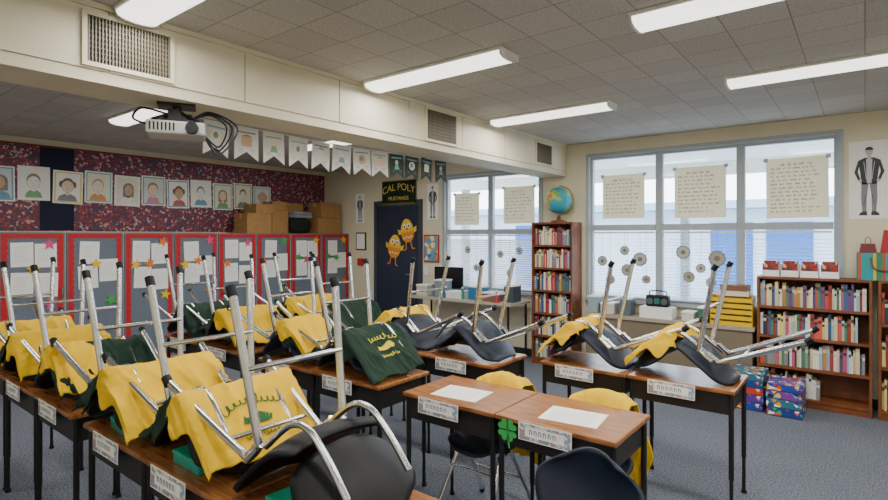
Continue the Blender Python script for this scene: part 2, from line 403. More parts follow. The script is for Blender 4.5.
def cbox(w_,d_,h_,lab,mat=card):
    root=empty('cardboard_box',lab,'box')
    MB().box(-w_/2,w_/2,-d_/2,d_/2,0,h_).build('carton',[mat],root,bevel=.004)
    MB().box(-w_/2-.001,w_/2+.001,-.025,.025,h_*.75,h_+.0015).build('packing_tape',[M('tape','c9a671',.3)],root)
    return root
CT=CH_+.001
for (y,w_,d_,h_,z,x,lab) in ((4.62,.42,.34,.3,0,-7.3,'wide brown cardboard box on cabinet top'),(4.72,.3,.34,.14,.3015,-7.3,'small cardboard box stacked on another box'),(5.05,.3,.34,.36,0,-7.4,'upright cardboard box on cabinet top'),(5.07,.26,.26,.14,.3615,-7.4,'short cardboard box on the upright box'),(6.0,.5,.34,.26,0,-7.35,'large cardboard box at the end of the cabinets'),(6.02,.42,.34,.26,.2615,-7.35,'cardboard box stacked on another near the corner'),(5.48,.34,.2,.5,.0,-7.54,'tall brown cardboard box behind the black bag')):
    put(cbox(w_,d_,h_,lab),(x,y,CT+z),math.pi/2+R(-.03,.03))
bg=MB(); bg.grid(lambda u,v:(.2*math.cos(2*math.pi*u)*math.sin(math.pi*min(v*1.0,.999))**.5*(1+.1*noise.noise(Vector((u*6,v*4,1)))),.12*math.sin(2*math.pi*u)*math.sin(math.pi*v)**.5,.125-.125*math.cos(math.pi*v)*1.0),24,14)
o=bg.build('cloth_bag',[M('black_cloth','1b1b1f',.9)],smooth=True); tag(o,'slumped black cloth bag on cabinet top','bag'); put(o,(-7.22,5.42,CT),math.pi/2)
o=MB().box(-.18,.18,-.1,.1,0,.05).box(-.17,.17,-.09,.09,.05,.1).build('folded_cloth',[M('grey_cloth','8b8f96',.9)],bevel=.02); tag(o,'folded grey cloth bundle on black bag','cloth'); put(o,(-7.22,5.42,CT+.25),math.pi/2)

# ------------------------------------------------ north wall decor
def wallart(o,x,z,y=YN-.002): put(o,(x,y,z)); return o
pn=empty('school_pennant','dark green felt banner lettered CAL POLY','pennant')
feltm=M('dark_green_felt','122a1b',.95)
MB().box(-.36,.36,-.004,0,0,.38).build('felt',[feltm],pn)
MB().box(-.36,.36,-.006,-.004,0,.014).box(-.36,.36,-.006,-.004,.366,.38).build('border',[M('gold_trim','8a7a3a',.7)],pn)
gold=M('gold_ink','e6cc5a',.6)
textmesh('CAL POLY',.155,gold,pn,(0,-.0055,.27),bend=.55); textmesh('MUSTANGS',.085,gold,pn,(0,-.0055,.09))
wallart(pn,-5.86,2.11,YN-.035)
def eggchick(lab,rz):
    root=empty('paper_chick',lab,'decoration')
    p=MB()
    p.poly([(.11*math.cos(a)*(1-.13*math.sin(a)),.15+.15*math.sin(a)) for a in [i*math.pi/12 for i in range(24)]],0,0)
    p.poly([(-.112,.12)]+[(-.112+.0224*k,.12+(.03 if k%2 else 0)) for k in range(11)]+[(.1,.08),(.06,.018),(0,-.002),(-.06,.018),(-.1,.08)],1,1)
    for k in range(4): p.ell(-.06+.04*k,.06+.01*(k%2),.011,.011,2,2,10)
    p.build('egg_body',[eggy,M('egg_orange','e88f20',.7),paper],root)
    e=MB(); 
    for sx in(-1,1): e.ell(sx*.038,.21,.026,.03,2,0); e.ell(sx*.038,.205,.013,.017,3,1)
    e.poly([(-.025,.18),(0,.15),(.025,.18)],3,2); e.build('face',[paper,ink,beak],root)
    for sx in(-1,1): MB().stroke([(sx*.04,.01),(sx*.05,-.08),(sx*.095,-.09)],.016,0,0).build('foot',[eggo],root)
    for sx in(-1,1): MB().poly([(sx*.1,.16),(sx*.16,.19),(sx*.15,.12),(sx*.1,.11)][::sx],0,0).build('wing',[eggy],root)
    root.rotation_euler=(0,rz,0); return root
e1=eggchick('paper chick in a yellow egg on the door',.15); e1.location=(-5.98,YN-.027,1.25); e1.scale=(1.25,1,1.25)
e2=eggchick('second paper chick in a yellow egg on the door',-.15); e2.location=(-5.65,YN-.027,1.5); e2.scale=(1.25,1,1.25)
def figure_poster(w_,h_,lab,back=0):
    root=empty('figure_poster',lab,'poster')
    MB().box(-w_/2,w_/2,-.0015,0,0,h_).build('sheet',[paper],root)
    p=MB(); s=h_*.92; 
    def P(l,ly,mi): p.poly([(a*s,c*s+.03*h_) for a,c in l],ly,mi)
    P([(-.085,.45),(.085,.45),(.1,.62),(.125,.78),(.05,.82),(-.05,.82),(-.125,.78),(-.1,.62)],0,0)
    P([(-.025,.46),(.025,.46),(.035,.8),(-.035,.8)],1,3)
    for sx in(-1,1):
        P([(sx*.005,.47),(sx*.085,.47),(sx*.09,.25),(sx*.075,.06),(sx*.03,.06),(sx*.025,.28)][::sx],0,1)
        P([(sx*.02,.015),(sx*.115,.015),(sx*.105,.045),(sx*.075,.07),(sx*.025,.07)][::sx],1,0)
        P([(sx*.1,.775),(sx*.125,.77),(sx*.165,.62),(sx*.12,.5),(sx*.095,.52),(sx*.125,.62)][::sx],1,0)
        p.ell(sx*.1*s,.5*s+.03*h_,.02*s,.022*s,2,2,10)
        p.stroke([(sx*.06*s,.2*s),(sx*.03*s,.35*s)],.006*s,2,0)
        p.stroke([(sx*.03*s,.55*s),(sx*.06*s,.8*s)],.007*s,2,3)
    P([(-.022,.8),(.022,.8),(.022,.86),(-.022,.86)],2,2); p.ell(0,.905*s+.03*h_,.042*s,.055*s,3,2)
    p.ell(0,.925*s+.03*h_,.046*s,.045*s,4,0,12,0,180)
    for sx in(-1,1): p.ell(sx*.016*s,.905*s+.03*h_,.006*s,.005*s,4,0,8)
    p.stroke([(-.012*s,.875*s+.03*h_),(.012*s,.875*s+.03*h_)],.004*s,4,0)
    p.build('drawn_figure',[M('graphite','3b3d42'),M('graphite_light','7f8288'),M('pale_skin','c9bfb4'),M('graphite_pale','c0c2c6')],root)
    return root
wallart(figure_poster(.3,.72,'white poster with pencil drawn standing figure in jacket'),.03,1.76)
wallart(figure_poster(.22,.55,'narrow white poster of a pencil drawn figure'),-5.18,1.85)
wallart(figure_poster(.22,.5,'narrow poster of a drawn figure by the cabinets'),-6.78,1.82)
f=empty('picture_frame','small black framed certificate on cream wall','picture frame')
MB().box(-.12,.12,-.015,0,0,.3).build('frame',[blackm],f); MB().box(-.1,.1,-.017,-.015,.02,.28).build('print',[paper],f); wallart(f,-6.75,1.36)
f=empty('picture_frame','framed colourful print with red edge beside the door','picture frame')
MB().box(-.15,.15,-.015,0,0,.42).build('frame',[red],f)
MB().box(-.13,.13,-.017,-.015,.02,.4,0).build('print',[patt('print_blue',[(0,'6f9bb5'),(.4,'e8e0c8'),(.6,'3f6f9a'),(.8,'d0a04a')],16)],f); wallart(f,-5.2,1.2)
o=MB().box(-.04,.04,-.012,0,0,.12).box(-.006,.006,-.02,-.012,.05,.07).build('light_switch',[white]); tag(o,'white wall light switch beside the door','switch'); wallart(o,-5.3,1.0)
o=MB().box(-.06,.06,-.04,0,0,.12).build('fire_alarm',[red],bevel=.005); tag(o,'small red fire alarm box on wall','fire alarm'); wallart(o,-6.75,1.1)
def chart(w_,h_,lab,rows):
    root=empty('handwritten_chart',lab,'chart','handwritten charts on the windows')
    MB().box(-w_/2,w_/2,-.001,0,0,h_).build('sheet',[chartm],root)
    p=MB(); z=h_-.06; first_=True
    for i in range(rows):
        x=-w_/2+.04; end=w_/2-.04-R(0,.12)*(0 if first_ else 1); hh=.018 if first_ else .011
        if first_: x+=.09; end-=.09
        while x<end-.02:
            L=R(.02,.06); k=max(2,int(L/.011))
            for j in range(k):   # separate small letter-like marks
                xx=x+L*j/k; t_=random.randint(0,3)
                if t_==0: p.stroke([(xx,z-hh),(xx,z+hh)],.003,0,(2 if first_ else (1 if i%4==3 else 0))); p.stroke([(xx,z),(xx+.006,z-hh*.2),(xx+.006,z-hh)],.003,0,(2 if first_ else (1 if i%4==3 else 0)))
                elif t_==1: p.stroke([(xx,z+.0),(xx+.006,z+hh*.3),(xx+.006,z-hh),(xx,z-hh*.8),(xx,z)],.003,0,(2 if first_ else (1 if i%4==3 else 0)))
                elif t_==2: p.stroke([(xx,z+hh*.2),(xx,z-hh),(xx+.006,z-hh),(xx+.006,z+hh*.2)],.003,0,(2 if first_ else (1 if i%4==3 else 0)))
                else: p.stroke([(xx+.006,z+hh*.3),(xx,z-.0),(xx+.006,z-hh*.4),(xx,z-hh)],.003,0,(2 if first_ else (1 if i%4==3 else 0)))
            x+=L+.018
        z-=(h_-.09)/rows; first_=False
    p.build('handwriting',[ink,M('ink_purple','5a3560'),M('ink_red','a8352c')],root)
    for sx in(-1,1): MB().box(sx*w_/2-.02,sx*w_/2+.02,-.002,-.001,h_-.03,h_+.01).build('tape',[M('tape_blue','9fb4cc',.4)],root)
    return root
for (x,z,w_,h_,rws) in ((-4.55,1.76,.44,.46,8),(-3.68,1.77,.48,.5,9),(-2.26,1.81,.5,.52,10),(-1.42,1.80,.52,.56,11),(-.53,1.78,.52,.6,13)):
    c=chart(w_,h_,'cream chart paper with handwritten lines taped to window',rws); put(c,(x,YN+.003,z),rot=(0,R(-.012,.012),0))
gy=M('disc_grey','a39d8f',.8); gy2=M('disc_brown','75705f',.8)
def flower(x,z,r_,k,lab):
    root=empty('paper_flower',lab,'ornament','round paper flowers before the windows')
    g=MB(); pts=[]
    for i in range(40):
        a=i*math.pi/20; rr=r_*(1+.04*math.cos(10*a)); pts.append((rr*math.cos(a),rr*math.sin(a)))
    g.poly(pts,0,0); g.ell(0,0,r_*.8,r_*.8,1,1,20); g.ell(0,0,r_*.35,r_*.35,2,2,12)
    g.build('petals',[M('petal_paper','848880',.8),gy if k%2 else M('disc_pale','b4b6ae',.8),gy2],root)
    MB().tube([(0,-.001,r_*.9),(0,-.001,1.665-z)],.0015,seg=4).build('string',[ink],root)
    put(root,(x,YN-.035,z)); return root
for i,(x,z,r_) in enumerate(((-2.5,1.3,.06),(-2.4,1.08,.055),(-2.23,1.43,.055),(-2.2,1.2,.07),(-2.05,1.33,.08),(-1.98,1.1,.05),(-1.58,1.42,.075),(-1.52,1.15,.06),(-1.4,1.25,.05),(-1.24,1.36,.085),(-1.3,1.1,.05))):
    flower(x,z,r_,i,'round pale paper flower hanging before the window')
for i,(x,z) in enumerate(((-4.5,1.4),(-4.35,1.15),(-3.95,1.35),(-3.8,1.1),(-3.65,1.4))): flower(x,z,.05,0,'small paper flower hanging before the lowered blinds')

# banner
line=smoothpath([(SX0-.03,1.7,2.355),(SX0-.03,2.9,2.34),(SX0-.03,4.2,2.357),(SX0-.03,5.3,2.357)],8)
o=MB().tube(line,.0025,seg=5).build('banner_string',[white]); tag(o,'thin white string holding pennant flags under soffit','string')
def flag(i,dk):
    p=MB(); w_,h_=.185,.225
    mats=[M('flag_paper','dcdcd6',.8) if not dk else M('flag_dark','33433a',.8),[cb,greyc,cg,ct,greyc][i%5],greyc,[pale1,skin,pale2,skin2,pale2][(i*3)%5]]
    p.poly([(-w_/2,0),(-w_/2,-h_),(0,-h_+.06),(w_/2,-h_),(w_/2,0)],0,0)
    p.face([(q[0],-.002,q[1]) for q in [(w_/2,0),(w_/2,-h_),(0,-h_+.06),(-w_/2,-h_),(-w_/2,0)]],0)
    p.rect(-.07,.07,-.04,-.028,1,1)
    if i%3==0: p.ell(0,-.09,.042,.04,1,3); p.ell(-.006,-.085,.018,.022,2,2)
    elif i%3==1: p.rect(-.04,.04,-.13,-.06,1,3); p.poly([(-.048,-.06),(.048,-.06),(0,-.045)],2,1)
    else: p.ell(0,-.075,.022,.022,1,3); p.poly([(-.035,-.14),(.035,-.14),(.018,-.095),(-.018,-.095)],1,1)
    for k in range(2): p.stroke([(-.06,-.15-.012*k),(-.045,-.145-.012*k),(-.03,-.152-.012*k)],.003,1,2); p.stroke([(.03,-.152-.012*k),(.045,-.145-.012*k),(.06,-.15-.012*k)],.003,1,2)
    o=p.build('pennant_flag',mats); tag(o,'dark paper pennant flag on string' if dk else 'white paper pennant flag with coloured drawing on string','flag','pennant flags under the soffit'); return o
for i in range(12):
    y=1.86+.215*i; 
    k=min(range(len(line)),key=lambda q:abs(line[q].y-y))
    put(flag(i,i in(8,9,10,11)),(SX0-.03,y,line[k].z-.003),rot=(0,R(-.05,.05),math.pi/2+R(-.12,.12)))
# projector
pr=empty('projector','grey-white ceiling projector with black mount and loose cables','projector')
MB().box(-.17,.17,-.13,.13,-.05,.035).build('housing',[M('projector_white','b4b4b0',.4)],pr,bevel=.015)
MB().tube([(.09,-.125,-.005),(.09,-.165,-.005)],[.04,.036],seg=20).build('lens',[blackp],pr,smooth=True)
g=MB()
for k in range(7): g.box(-.15+k*.022,-.14+k*.022,-.133,-.13,-.03,.02)
g.build('vent_slots',[dark],pr)
MB().tube([(0,0,.045),(0,0,.155)],.028).box(-.09,.09,-.07,.07,.036,.055).box(-.11,.11,-.09,.09,.143,.156).box(-.05,.02,-.06,-.02,.055,.12).box(.02,.09,-.03,.06,.055,.1).tube([(-.14,-.09,.04),(0,0,.12)],.01).tube([(.14,-.09,.04),(0,0,.12)],.01).tube([(-.14,.09,.04),(0,0,.12)],.01).tube([(.14,.09,.04),(0,0,.12)],.01).build('mount',[blackm],pr)
cabm=M('cable_black','161c26',.5)
for k in range(3):
    MB().tube(smoothpath([(.15,.08,.0),(.25,.1-.03*k,-.08-.03*k),(.3+.035*k,.08,.05),(.2,.05,.12+.01*k),(.08,.02,.08),(.03,.02,.12)],8),.006,seg=6).build('cable',[cabm],pr,smooth=True)
MB().tube(smoothpath([(-.16,.0,.02),(-.25,.02,.06),(-.2,.03,.13),(-.05,.02,.1)],8),.007,seg=6).build('cable',[cabm],pr,smooth=True)
put(pr,(-3.15,1.5,2.358-.156*.9),math.radians(62),sc=.9)

# ------------------------------------------------ bookcases + books
cols=['9c3b34','d3c29c','3c5f8a','e6e2d6','4f8060','c4894a','6a4a7c','2a384c','d05a4c','93b8c8','ecd98a','8a8a8a','b85a78','e8e4da','c9d2d8']
books=[]
pgm=M('book_pages','e6dfc8',.9)
for i,cx in enumerate(cols):
    m=M('book_cover_%d'%i,cx,.5,var=.1)
    b=MB().box(-.5,-.44,0,1,0,1,0).box(.44,.5,0,1,0,1,0).box(-.44,.44,0,.03,0,1,0).box(-.44,.44,.03,.96,.015,.985,1)
    b.box(-.44,.44,-.004,0,.72,.86,2)
    o=b.build('book',[m,pgm,M('spine_label','d8d0b0') if i%2 else M('spine_label_dark','3b3b3b')]); books.append(o)
NB=0
def fill(x0,x1,y,z,maxh,grp,lab,full=.95,thin=1.0):
    global NB
    x=x0
    while x<x0+(x1-x0)*full and NB<298:
        w_=R(.011,.030)*thin; h_=maxh*R(.62,.95)
        if x+w_>x1-.002: break
        b=use(random.choice(books)); b.scale=(w_,R(.13,.17),h_); b.rotation_euler=(0,0,0)
        b.location=(x+w_/2,y+R(.0,.03),z+.0005); tag(b,lab,'book',grp); x+=w_+.001; NB+=1
def bookcase(w_,d_,h_,shelves,lab):
    root=empty('bookcase',lab,'bookcase'); t=.022
    MB().box(-w_/2,-w_/2+t,0,d_,0,h_).build('side_panel',[bookwood],root,bevel=.002)
    MB().box(w_/2-t,w_/2,0,d_,0,h_).build('side_panel',[bookwood],root,bevel=.002)
    MB().box(-w_/2+t,w_/2-t,d_-.008,d_,.06,h_-t).build('back_panel',[bookwood],root)
    MB().box(-w_/2+t,w_/2-t,0,d_,h_-t,h_).build('top_panel',[bookwood],root)
    MB().box(-w_/2+t,w_/2-t,.01,.03,0,.06).build('kickboard',[bookwood],root)
    zs=[]
    for i in range(shelves):
        z=.06+(h_-t-.06)*i/shelves
        MB().box(-w_/2+t,w_/2-t,0,d_-.008,z,z+t).build('shelf',[bookwood],root); zs.append(z+t)
    return root,zs
bc,zs=bookcase(.88,.28,1.21,4,'low dark wood bookcase of picture books by the window wall'); put(bc,(-.39,6.0,0))
for k,z in enumerate(zs): fill(-.39-.415,-.39+(.415 if k else .3),6.03,z,.25,'books in the low bookcase','upright book in the low wooden bookcase',[.65,.98,.9,.98][k],1.0)
bc,zs=bookcase(.88,.28,1.21,3,'second low dark wood bookcase against the wall'); put(bc,(.53,6.0,0))
for k,z in enumerate(zs): fill(.53-.415,.53-.25,6.03,z,.3,'books in the second low bookcase','upright book in the second low bookcase',.98,1.1)
bc,zs=bookcase(.55,.27,1.77,6,'tall dark wood bookcase packed with books beside windows'); put(bc,(-3.04,6.02,0))
for z in zs[::-1]: fill(-3.04-.25,-3.04+.25,6.045,z,.25,'books in the tall bookcase','upright book in the tall wooden bookcase',R(.9,1),1.1)
gb=empty('globe','blue and green world globe on a stand atop the bookcase','globe')
gm=patt('globe_map',[(0,'3f9fb5'),(.5,'7fb25a'),(.56,'d8b25a'),(.62,'c7746a')],6,.35,'n')
MB().sphere((0,0,.27),.165,0,32,18).build('sphere',[gm],gb,smooth=True)
MB().tube([(0,0,0),(0,0,.015),(0,0,.03),(0,0,.09)],[.1,.1,.03,.012],seg=20).build('base',[bookwood],gb,smooth=True)
MB().tube([(.182*math.sin(a),0,.27-.182*math.cos(a)) for a in [math.radians(q) for q in range(0,181,12)]],.006,seg=6).build('meridian_arc',[M('brass','b89a52',.3,1.0)],gb,smooth=True)
put(gb,(-3.0,6.14,1.771),.6)
def smallbin(lab,mat,x):
    root=empty('book_bin',lab,'bin','small book bins on the low bookcase'); t=.004;w_=.07;d_=.1;h_=.12
    MB().box(-w_,w_,-d_,d_,0,t).box(-w_,w_,-d_,-d_+t,t,h_*.5).box(-w_,w_,d_-t,d_,t,h_).box(-w_,-w_+t,-d_+t,d_-t,t,h_).box(w_-t,w_,-d_+t,d_-t,t,h_).build('bin_body',[mat],root)
    MB().box(-w_+.012,w_-.012,-.08,.08,.006,.15).build('booklets',[patt('booklet_red',[(0,'8f2a24'),(.4,'c9b8a0'),(.55,'a3322c'),(.8,'4a3a3a')],30)],root)
    MB().box(-.05,.05,-d_-.002,-d_,.015,.055).build('label_card',[paper],root)
    put(root,(x,6.14,1.211)); return root
for k in range(4): smallbin('white bin of red booklets on the low bookcase',white,-.72+k*.155)
st=empty('striped_basket','striped woven basket with coloured bands on the bookcase','basket')
m_,nt,b=MN('stripes'); tc=nt.nodes.new('ShaderNodeTexCoord'); sx=nt.nodes.new('ShaderNodeSeparateXYZ'); nt.links.new(tc.outputs['Object'],sx.inputs[0])
mm=nt.nodes.new('ShaderNodeMath'); mm.operation='MULTIPLY'; mm.inputs[1].default_value=6; nt.links.new(sx.outputs['X'],mm.inputs[0]); fr=nt.nodes.new('ShaderNodeMath'); fr.operation='FRACT'; nt.links.new(mm.outputs[0],fr.inputs[0])
r=nt.nodes.new('ShaderNodeValToRGB'); r.color_ramp.interpolation='CONSTANT'; e=r.color_ramp.elements; e[0].color=hexc('1f8f94'); e[1].position=.5; e[1].color=hexc('d0b02c')
x=e.new(.62); x.color=hexc('2a7a5a'); x=e.new(.88); x.color=hexc('b8452f'); nt.links.new(fr.outputs[0],r.inputs[0]); nt.links.new(r.outputs[0],b.inputs['Base Color'])
g=MB(); 
for (a,b2,c_,d2) in ((-.2,.2,-.11,-.1),(-.2,.2,.1,.11),(-.2,-.19,-.1,.1),(.19,.2,-.1,.1)): g.box(a,b2,c_,d2,.01,.24)
g.box(-.2,.2,-.11,.11,0,.01); g.build('basket_body',[m_],st)
MB().box(-.18,.18,-.09,.09,.011,.2).build('contents',[M('basket_items','3a6f9a',.7,var=.6,sc=25)],st)
for sy in(-1,1): MB().tube(smoothpath([(-.1,sy*.112,.2),(-.07,sy*.12,.1),(.07,sy*.12,.1),(.1,sy*.112,.2)],5),.008,seg=6).build('handle',[M('strap_brown','7a4a2c')],st)
put(st,(.14,6.12,1.211))
def paperbag(lab,w_,h_,col,x,z):
    root=empty('gift_bag',lab,'paper bag'); g=MB()
    P0=[(-w_,-.05,0),(w_,-.05,0),(w_,.05,0),(-w_,.05,0)]; P1=[(-w_*.7,-.03,h_),(w_*.7,-.03,h_),(w_*.7,.03,h_),(-w_*.7,.03,h_)]
    g.face(P0[::-1]); g.face(P1)
    for i in range(4): g.face([P0[i],P0[(i+1)%4],P1[(i+1)%4],P1[i]])
    g.build('bag_body',[col],root)
    MB().tube(smoothpath([(-w_*.3,-.032,h_-.01),(-w_*.2,-.035,h_+.05),(w_*.2,-.035,h_+.05),(w_*.3,-.032,h_-.01)],5),.004,seg=6).build('handle',[hairb],root)
    put(root,(x,6.12,z))
paperbag('small maroon gift bag standing in the basket',.07,.12,M('maroon_card','6f1a26',.6),.02,1.412)
paperbag('dark red gift bag standing in the basket',.1,.24,M('dark_red_card','a01c24',.6),.2,1.412)
ct_=empty('low_counter','long low pale counter below the windows','counter')
MB().box(-.88,.88,0,.3,.66,.7).build('countertop',[M('counter_laminate','a39884',.5)],ct_,bevel=.003)
MB().box(-.86,.86,.02,.29,0,.66).build('counter_body',[M('counter_body','776b58',.6)],ct_)
put(ct_,(-1.73,5.99,0))
bb=empty('radio','black portable radio cassette player with two speakers','radio')
MB().box(-.15,.15,-.06,.06,0,.16).build('casing',[blackp],bb,bevel=.02)
for sx in(-1,1): MB().tube([(sx*.095,-.06,.075),(sx*.095,-.068,.075)],.045,seg=20).build('speaker',[M('speaker_grey','4c5a58',.5)],bb)
MB().tube(smoothpath([(-.11,0,.15),(-.1,0,.21),(.1,0,.21),(.11,0,.15)],6),.008,seg=8).build('handle',[blackp],bb,smooth=True)
MB().box(-.035,.035,-.064,-.06,.04,.12).build('cassette_door',[M('teal_dark','2a6a66',.4)],bb)
cr0=MB().box(-.17,.17,-.1,.1,0,.12).build('storage_crate',[white]); tag(cr0,'white plastic crate under the portable radio','crate'); put(cr0,(-1.8,6.13,.701))
put(bb,(-1.8,6.13,.8215),sc=.8)
for k in range(5):
    tr_=empty('paper_tray','yellow plastic stacking paper tray','tray','yellow stacking trays'); w_,d_=.19,.13
    MB().box(-w_,w_,-d_,d_,0,.005).box(-w_,-w_+.006,-d_,d_,.005,.058).box(w_-.006,w_,-d_,d_,.005,.058).box(-w_+.006,w_-.006,d_-.006,d_,.005,.058).box(-w_+.006,w_-.006,-d_,-d_+.006,.005,.042).build('tray_body',[plasty],tr_)
    put(tr_,(-1.06,6.14,.701+k*.059))
pst=M('paper_stack','d8d2c4',.8,var=.1,sc=80)
o=MB().box(-.15,.15,-.1,.1,0,.05).build('paper_stack',[pst]); tag(o,'stack of loose paper on the yellow trays','paper'); put(o,(-1.06,6.14,.701+5*.059),.05)
o=MB().box(-.12,.12,-.09,.09,0,.06).build('folder',[M('bk_brown','7a5236',.6)]); tag(o,'thick brown folder on a paper stack','folder'); put(o,(-1.04,6.14,.701+5*.059+.0505),-.1)
for k,(x,w_,h_,c_) in enumerate(((-2.52,.12,.2,'8fa0a8'),(-2.34,.16,.13,'c9c6bd'),(-2.14,.12,.2,'59656e'),(-1.47,.12,.1,'d8d8d2'),(-1.33,.08,.16,'3f6f5a'))):
    root=empty('storage_box','small lidded storage box on the counter','storage box','storage boxes on the counter')
    MB().box(-w_/2,w_/2,-.09,.09,0,h_-.02).build('box_body',[M('sb%s'%c_,c_,.5)],root,bevel=.006)
    MB().box(-w_/2-.006,w_/2+.006,-.096,.096,h_-.02,h_).build('lid',[white],root,bevel=.003); put(root,(x,6.13,.701),R(-.1,.1))
gp=[['2440a0','f0c030','d04030','e8e4d8'],['5a2f96','e8a030','30a0c0','f0f0e8'],['c4392f','f0e030','2050a0','ffffff'],['1f3f8a','e04040','40b060','f0e8d0'],['2f6f8a','f0f0f0','e0a020','304080'],['7a3a96','40c0d0','f0d040','202040']]
for sx_,(xb,yb) in enumerate(((-.86,5.78),(-.56,5.74))):
    z=.0005
    for k in range(5 if sx_==0 else 4):
        c_=(k+sx_*3)%6
        root=empty('board_game_box','flat colourful board game box stacked on the carpet','board game','board games on the floor'); h_=R(.06,.08); w_=.13
        MB().box(-w_,w_,-.17,.17,0,h_*.15).build('box_base',[M('gamebase','3a3f5a')],root)
        g4=gp[c_]
        MB().box(-w_-.003,w_+.003,-.173,.173,h_*.15,h_).build('lid',[patt('game_%d'%c_,[(0,g4[0]),(.62,g4[1]),(.75,g4[2]),(.88,g4[3])],30,.4)],root)
        put(root,(xb,yb,z),R(-.04,.04)); z+=h_+.0005
tb=empty('side_table','long pale side table below the blinds','table')
MB().box(-.85,.85,-.26,.26,.72,.75).build('tabletop',[M('table_grey','a8a49a',.5)],tb,bevel=.004)
for sx in(-1,1):
    for sy in(-1,1): MB().tube([(sx*.8,sy*.22,0),(sx*.8,sy*.22,.72)],.015).build('leg',[blackm],tb)
put(tb,(-4.3,5.98,0))
for k,(x,y,w_,h_,c_,l_) in enumerate(((-4.95,5.9,.2,.16,'c9c2b0','cream lidded box on the side table'),(-4.68,5.95,.16,.24,'7a8a94','grey upright box on the side table'),(-4.4,5.9,.24,.1,'e2e0d8','white lidded box on the side table'),(-4.1,5.98,.2,.18,'2f6fa0','blue lidded box on the side table'),(-3.82,5.92,.22,.12,'8a5a4a','brown lidded box on the side table'),(-3.58,6.0,.14,.22,'3f4a52','dark lidded box on the side table'))):
    root=empty('storage_box',l_,'storage box','boxes on the side table')
    MB().box(-w_/2,w_/2,-.1,.1,0,h_-.02).build('box_body',[M('sc%s'%c_,c_,.5)],root,bevel=.006)
    MB().box(-w_/2-.006,w_/2+.006,-.106,.106,h_-.02,h_).build('lid',[white],root,bevel=.003); put(root,(x,y,.751),R(-.15,.15))
for x,y,c_ in ((-4.27,5.85,'2f8a6a'),(-3.97,5.84,'c8b040'),(-3.69,5.79,'b04038'),(-4.54,5.83,'3a5f9a')):
    root=empty('bottle','small coloured plastic bottle on the side table','bottle','bottles on the side table')
    MB().tube([(0,0,0),(0,0,.1),(0,0,.125),(0,0,.14)],[.028,.028,.012,.012],seg=14).build('bottle_body',[M('bt'+c_,c_,.35)],root,smooth=True)
    MB().tube([(0,0,.14),(0,0,.16)],.015,seg=12).build('cap',[white],root); put(root,(x,y,.751))
mo=empty('computer_monitor','black flat monitor on the side table','monitor')
MB().box(-.24,.24,-.015,.015,.1,.4).build('screen',[blackp],mo,bevel=.005); MB().tube([(0,0,.012),(0,0,.12)],.02).box(-.1,.1,-.08,.08,0,.012).build('stand',[blackp],mo)
put(mo,(-4.75,6.17,.751),.1)

# ------------------------------------------------ desk
DW,DD,DH=.61,.46,.73
def desk():
    root=empty('student_desk','student desk with wood laminate top and black metal book box','desk','student desks')
    MB().box(-DW/2+.002,DW/2-.002,-DD/2,DD/2,DH-.024,DH).build('desktop',[dwood],root,bevel=.006)
    b=MB(); x=DW/2-.03; y=DD/2-.025; z0,z1=DH-.145,DH-.025; t=.004
    b.box(-x,x,-y,y,z0,z0+t).box(-x,x,-y,-y+t,z0+t,z1).box(-x,-x+t,-y+t,y,z0+t,z1).box(x-t,x,-y+t,y,z0+t,z1)
    b.build('book_box',[M('bookbox_metal','241f1e',.45)],root)
    for sx in(-1,1):
        for sy in(-1,1):
            X=sx*(DW/2-.025); Y=sy*(DD/2-.03)
            MB().tube([(X,Y,.22),(X,Y,DH-.026)],.014).tube([(X,Y,.02),(X,Y,.22)],.0105).tube([(X,Y,0),(X,Y,.02)],.016).build('leg',[blackm],root,smooth=True)
    return root
dk=desk()
tagm=patt('name_tag_print',[(0,'8ea0bc'),(.3,'d8cfc0'),(.5,'b08a90'),(.65,'e6e0d4'),(.85,'7a9a88')],70,.8)
def nametag():
    p=MB().box(-.135,.135,-.0015,0,-.085,.0)
    p.rect(-.13,.13,-.08,-.064,0,1); p.rect(-.13,.13,-.018,-.005,0,1); p.rect(-.13,-.1,-.064,-.018,0,1); p.rect(.1,.13,-.064,-.018,0,1)
    for k in range(6):
        x=-.075+k*.024
        p.stroke([(x,-.052),(x,-.03),(x+.011,-.034),(x+.011,-.05)],.0035,0,2)
    o=p.build('name_tag',[paper,tagm,M('tag_ink','3a4460')]); tag(o,'paper name strip with drawn decorations taped to desk front','name tag','name tags on desks'); return o
ntg=nametag()
# ------------------------------------------------ chair
Sx,Sz=.18,.47; Jx,Jz=-.2,.49; Bx,Bz=-.26,.83
def shell_seat(u,v):
    y=(u-.5)*2; x=-.2+.385*v; w_=.2+.014*math.sin(math.pi*v)
    if v>.7: w_-=.09*((v-.7)/.3)**2
    if v<.15: w_-=.03*((.15-v)/.15)**2
    z=Sz+.012-.036*math.sin(math.pi*min(1,v*1.05))*(1-y*y*.8)+.02*y*y
    if v>.8: z-=.03*((v-.8)/.2)**2
    if v<.18: z+=.035*(1-v/.18)**2
    return (x,y*w_,z)
def shell_back(u,v):
    y=(u-.5)*2; w_=.175+.04*math.sin(math.pi*min(1,v*.8)); 
    if v>.6: w_-=.1*((v-.6)/.4)**2
    if v<.15: w_-=.03*((.15-v)/.15)**2
    z=.545+.285*v-.045*y*y*v*v+.02*y*y*(1-v)**3; x=-.215-.04*v-.03*math.sin(math.pi*v)+.085*y*y*(.4+.6*math.sin(math.pi*min(1,v+.1)))
    return (x,y*w_,z)
